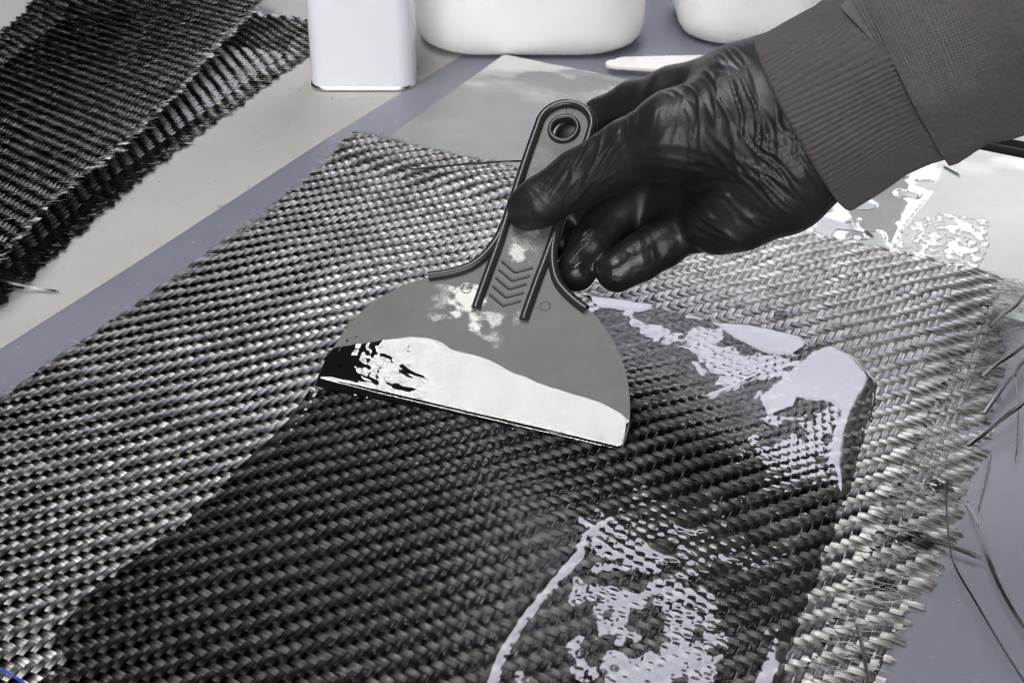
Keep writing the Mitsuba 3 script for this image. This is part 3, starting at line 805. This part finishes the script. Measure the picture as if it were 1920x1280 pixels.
def sleeve_bulge(th, t):
    fold = 1.5 * np.sin(9 * th + 2 * np.sin(2 * th) + 10 * t) * np.exp(-((t - .05) / .07) ** 2)
    n = meshkit.fbm(np.stack(np.broadcast_arrays(np.cos(th) * 1.6 + 5, np.sin(th) * 1.6 + 5, t * 7), -1), 3, 6) - .5
    seam = -1.9 * np.exp(-((th - 1.72 - .55 * (t - .1)) / .02) ** 2)
    crease = 3.2 * np.exp(-((t - .19 - .06 * np.sin(th - 1.0)) / .022) ** 2) * np.exp(-((th - .95) / .6) ** 2)
    crease2 = -2.6 * np.exp(-((t - .13 - .10 * (th - 2.4)) / .03) ** 2) * np.exp(-((th - 2.4) / .5) ** 2)
    return fold + 5.0 * n * np.clip(t / .1, 0, 1) + seam * (t > .03) + crease + crease2


v, uv = arm_tube(ctl, rad, 700, .92, sleeve_bulge)
put('person__sleeve', (v, seamless(K2, 700)), 'knit_mat', True, uv)
lab('person', 'arm in dark grey ribbed sweatshirt sleeve and black glove gripping the squeegee', 'person')
lab('person__glove', 'black rubber glove, wet with resin on its fingers')
lab('person__sleeve__cuff', 'ribbed dark grey knit cuff')

# ---------------------------------------------------------------- tin and jugs


def rounded(w, d, r, n=12):
    return box(-w / 2 + r, -d / 2 + r, w / 2 - r, d / 2 - r).buffer(r, quad_segs=n)


def loft(cx, cy, w, d, r, levels, n=14):
    """A body of rounded-rectangle rings: levels = (z, inset)."""
    ring, vs = None, []
    for z, inset in levels:
        g = rounded(w - 2 * inset, d - 2 * inset, max(r - inset * .6, 3), n)
        c = np.array(g.exterior.coords)[:-1]
        if ring is None:
            ring = len(c)
        k = np.argmin(np.hypot(c[:, 0] - 9e3, c[:, 1]))
        s = LineString(np.vstack([c, c[:1]]))
        c = np.array([s.interpolate(t, normalized=True).coords[0] for t in np.arange(96) / 96])
        vs.append(np.c_[c[:, 0] + cx, c[:, 1] + cy, np.full(96, z)])
    v = np.vstack(vs + [[[cx, cy, levels[0][0]]], [[cx, cy, levels[-1][0]]]])
    f = grid_faces(len(levels), 96, True)
    j = np.arange(96)
    m = len(levels) * 96
    f = np.vstack([f, np.stack([j, (j + 1) % 96, j * 0 + m], 1), np.stack([(j + 1) % 96 + m - 96, j + m - 96, j * 0 + m + 1], 1)])
    t = trimesh.Trimesh(v, f, process=False)
    if t.volume < 0:
        t.invert()
    return t


put('tin_can__body', loft(-101, 894, 70, 44, 11, [(2.2, .3), (115, .3), (122, 1.5), (123, 4)]), 'tin_white', 40)
put('tin_can__bottom_rim', loft(-101, 894, 71.6, 45.6, 11.8, [(.2, 1.2), (.5, .4), (1.6, 0), (2.6, .2), (3.2, .9)]), 'tin_metal', 40)
put('tin_can__cap', loft(-85, 894, 28, 28, 14, [(123, 0), (138, 0), (140, 1.5)]), 'tin_white', 40)
lab('tin_can', 'white rectangular tin can with a bare metal bottom rim, left of the white jugs', 'tin can')


def jug(key, cx, cy, w, d, r, label):
    prof = [(.6, 20), (.9, 15), (2.2, 9.5), (5, 5.0), (10, 1.8), (17, .4), (26, 0), (150, 0), (165, 3), (180, 12), (192, 28), (197, 40)]
    put(key + '__body', loft(cx, cy, w, d, r, prof), 'jug_white', 50)
    put(key + '__cap', loft(cx, cy, 46, 46, 23, [(196, 0), (216, 0), (218, 1.5)]), 'jug_white', 40)
    lab(key, label, 'jug', 'white plastic jugs')


jug('plastic_jug', 13, 990, 168, 124, 46, 'white plastic jug with rounded corners standing just right of the tin can')
jug('plastic_jug_001', 180, 1012, 116, 122, 36, 'white plastic jug partly cut off by the raised grey sleeve')
labels['plastic_jug'].pop('group'), labels['plastic_jug_001'].pop('group')

# ---------------------------------------------------------------- sticks, bar, scraps
for tip, end, label in (((73, 924), (215, 933), 'white stirring stick nearer the jugs, its rounded tip pointing left'), ((65, 908), (200, 886), 'white stirring stick mostly hidden behind the glove knuckles')):
    key = nth('stirring_stick')
    poly = LineString([tip, end]).buffer(7.2, quad_segs=10)
    lower = slab(poly, 1.2, 2.6)
    put(key, slab(LineString([np.array(tip) + np.array((7.2, 0)), end]).buffer(7.2, quad_segs=12), 5.2 if key.endswith('1') else 1.2, 7.0 if key.endswith('1') else 3.2), 'stick_white')
    lab(key, label, 'stirring stick')
rot = np.array([(.867, -.499), (.499, .867)])


def along_glass(a0, a1, b0, b1):
    o = np.array((-6., 933))
    return Polygon([o + a * rot[0] + b * rot[1] for a, b in ((a0, b0), (a1, b0), (a1, b1), (a0, b1))])


for name, b0, b1, z1, mat in (('base', 6, 30, 7, 'gloss_black'), ('ridge', 12, 20, 10, 'gloss_black')):
    put('black_tray__' + name, slab(along_glass(322, 470, b0, b1), 1.1 if name == 'base' else 7, z1), mat)
lab('black_tray', 'glossy black bar lying beyond the glass plate under the sleeve', 'bar')


def strand(key, pts, width, thick, label, rng, n=20, spread=.0, mat='carbon_c', group=None, category='carbon strand'):
    """A loose tow: a bundle of fine strands that twist about one another and part at the free end."""
    width, thick = .8 * width, .8 * thick
    c = resample(pts, min(2.0, np.linalg.norm(np.subtract(pts[-1], pts[0])) / 10))
    m = len(c)
    s = np.linspace(0, 1, m)
    parts = []
    for k in range(n):
        a = 2 * np.pi * k / n + rng.uniform(0, .6)
        rr = math.sqrt(rng.uniform(.15, 1))
        ang = a + 2.2 * s * rng.uniform(.5, 1.2)
        open_ = 1 + spread * np.clip((s - .72) / .28, 0, 1) ** 2
        t = np.gradient(c, axis=0)
        t /= np.linalg.norm(t, axis=1, keepdims=True)
        b = np.cross(t, [0, 0, 1])
        b /= np.linalg.norm(b, axis=1, keepdims=True)
        q = c + b * (width / 2 * .78 * rr * np.cos(ang) * open_)[:, None] + np.array([0, 0, 1.]) * (thick / 2 * rr * np.sin(ang))[:, None]
        q[:, 2] = np.maximum(q[:, 2], .9)
        cut = m - int(rng.integers(0, 4))
        parts.append(sweep(q[:cut], width / 2 * .20, thick / 2 * .30, 5))
    v, f, uv = merge(parts)
    put(key, (v, f), mat, True, uv)
    lab(key, label, category, group)


rng = np.random.default_rng(21)
strand('loose_tow', [(-58.8, 727.0, 9.0), (-40.4, 730.3, 9.5), (-18.7, 734.8, 9.5), (-3.1, 736.0, 10.0), (7.8, 732.3, 12.0)], 2.6, 1.2, 'loose black carbon tow lying along the far edge of the cloth left of the handle', rng, mat='gloss_black')
strand('loose_tow_001', [(190.3, 462.4, 4.0), (200.0, 469.9, 6.0), (210.0, 478.0, 8.0), (223.7, 489.5, 9.0)], 3.0, 1.6, 'thick grey carbon tow sticking out over the right edge beside a vertical thin one', rng, 10)
strand('loose_tow_002', [(211.1, 513.4, 5.0), (219.1, 520.5, 7.0), (227.3, 526.6, 8.0), (239.7, 538.6, 8.0)], 2.6, 1.4, 'grey carbon tow bent outward at the right edge, second from the far corner', rng)
strand('loose_tow_003', [(228.0, 557.0, 5.0), (234.8, 562.9, 8.0), (242.6, 568.6, 10.0), (252.3, 582.7, 10.0)], 2.4, 1.4, 'grey carbon tow curling up nearest the far right corner of the cloth', rng)
strand('loose_tow_004', [(203.3, 484.4, 5.0), (212.8, 497.3, 6.0), (224.5, 512.9, 7.0), (239.4, 533.2, 7.0)], 2.6, 1.4, 'long grey carbon tow crossing the frayed right border', rng)
strand('loose_tow_005', [(226.1, 514.5, 6.0), (219.1, 489.0, 6.0), (212.2, 466.7, 5.0), (206.7, 451.2, 4.0)], 1.1, .9, 'thin upright carbon strand with a dark tip beyond the right border', rng, 5)
strand('loose_tow_006', [(199.5, 460.7, 2.5), (193.0, 444.2, 2.5), (187.0, 430.9, 2.0), (182.2, 419.7, 1.5)], 1.2, .9, 'short pale carbon strand lying on the plastic sheet just off the border', rng, 5)
strand('loose_tow_007', [(174.1, 436.9, 4.0), (169.0, 417.0, 5.0), (162.9, 391.3, 8.0), (161.2, 377.2, 10.0), (163.1, 360.3, 10.0), (166.2, 339.1, 9.0), (169.9, 319.4, 8.0)], 1.4, 1.0, 'thin black strand looping from the border down to the lower right corner', rng, 6, mat='gloss_black')
strand('loose_tow_008', [(178.6, 423.3, 4.0), (177.4, 406.5, 7.0), (175.0, 387.1, 9.0), (174.7, 366.9, 9.0), (177.9, 343.9, 8.0)], 2.3, 1.2, 'thicker black carbon tow running down the plastic sheet to the right edge', rng, 8)
strand('loose_tow_009', [(157.0, 402.2, 4.0), (162.6, 397.3, 5.5), (168.3, 393.1, 6.0), (174.9, 390.0, 5.0)], 3.2, 1.3, 'short black carbon tuft with a brushed out end on the plastic sheet', rng, 14, 1.1, mat='gloss_black')
strand('loose_tow_010', [(121.0, 356.0, 4.0), (120.4, 347.0, 5.0), (119.6, 336.9, 5.0), (119.2, 323.3, 4.0)], 2.0, 1.2, 'dark tow lying down the near right border of the cloth', rng, 8)
strand('loose_tow_011', [(-265.5, 602.4, 9.0), (-251.2, 597.9, 6.0), (-241.4, 598.9, 3.0), (-233.5, 598.6, 1.6), (-225.4, 596.2, 1.4)], 2.4, 1.2, 'frayed black strand end on the bare tabletop beside the folded cloth', rng, 10, .5)
strand('loose_tow_012', [(236.7, 604.1, 5.0), (241.8, 602.5, 6.5), (247.4, 601.2, 6.0)], 2.4, 1.4, 'short dark curl of tow on the far right corner of the cloth', rng, 8)
strand('blue_thread', [(-176.8, 335.7, 4.2), (-171.5, 333.3, 4.6), (-166.6, 330.6, 4.4), (-159.3, 325.5, 4.2)], 1.6, 1.0, 'bright blue marker thread on the cloth in the near left corner', rng, 6, .3, mat='blue_yarn', category='thread')
for k, (pts, lb) in enumerate((([(254.5, 738.9, 5.6), (260.9, 725.5, 5.6)], 'pair of black carbon scraps on the glass plate under the cuff'), ([(190.4, 656.2, 5.6), (192.7, 648.7, 5.6)], 'single dark carbon scrap on the bright wet glass'))):
    strand(nth('carbon_scrap'), pts, 2.6, .8, lb, rng, 8, .6, mat='gloss_black', category='scrap')

# ---------------------------------------------------------------- folded spare cloth on the left


def spare_upper(p, q, z):
    """p runs to the left, q towards the viewer; the layer is propped up and droops at its cut edge, which crosses the weave aslant."""
    d = p - np.interp(q, *EDGE)
    h = 26 - .145 * np.clip(d, 0, 300)
    h = np.maximum(h, 2.5) + 2 * (meshkit.fbm(np.stack([p / 70, q / 90, p * 0], -1), 2, 9) - .5)
    return np.stack([-190 - .99 * p, 1010 - q + .09 * p, h + z], -1)


_r = np.random.default_rng(8)
UP_Q = np.array([-.165, -.986])
UP_P = np.array([-.986, .165])
EDGE = ([-100, -22, 7, 131, 208, 283, 363, 430, 530], [70, -1, -8, 11, 20, 32, 53, 62, 80])
rng = np.random.default_rng(33)
SP_A, SP_B = 3.0, 3.0
weave('folded_fabric', -60, 180, -105, 445, rng, spare_upper, SP_A, SP_B, .22, lambda q: 192 + 0 * q, lambda p: np.interp(p, [-8, -1, 70], [8, -22, -105]), lambda q: np.interp(q, *EDGE) + 62, samples=3, joined=True, jag=.05, across=4,
      q_end=lambda p: np.interp(p - 3, EDGE[1][2:], EDGE[0][2:]) if p < 75 else 500, mat='carbon_b')
lab('folded_fabric', 'upper dark fold of carbon cloth stacked at the left edge of the table', 'carbon fabric')


def spare_lower(p, q, z):
    bow = np.interp(q, *EDGE2)
    x = LO_E[0] - .96 * (p + bow) - .165 * q
    y = LO_E[1] + .28 * p + .165 * bow - .986 * q
    h = 1.8 + .8 * np.clip(p / 22., 0, 1) ** 1.3 + 1.6 * (meshkit.fbm(np.stack([p / 22, q / 40, p * 0], -1), 2, 19) - .5) * np.clip(p / 8, 0, 1)
    return np.stack([x, y, h + z], -1)


LO_E = np.array([-146., 1010.])
EDGE2 = ([-20, 0, 70, 143, 230, 300, 375, 430, 520], [2, 6, -5, 8, 23, 34, 38, 42, 48])
weave('folded_fabric_001', 0, 62, -6, 520, rng, spare_lower, SP_A, SP_B, .22, lambda q: 64 + 0 * q, lambda p: -6 + 0 * p, lambda q: -3.5 + 0 * q, samples=3, joined=True, jag=.12, across=4, skip_warp=lambda i: i < 3, mat='carbon_b')
lab('folded_fabric_001', 'lower fold of dark carbon cloth with a fringed edge lying on the tabletop', 'carbon fabric')

hairs('folded_fabric__frayed_filaments', [(float(np.interp(q, *EDGE)) + _r.uniform(-1, 3), q, -1, _r.normal(0, .3), 9) for q in _r.uniform(-25, 440, 480)], _r, 'carbon_b', spare_upper)
hairs('folded_fabric_001__frayed_filaments', [(_r.uniform(-3, 1), q, -1, _r.normal(0, .2), 6) for q in _r.uniform(0, 450, 420)], _r, 'carbon_b', spare_lower)
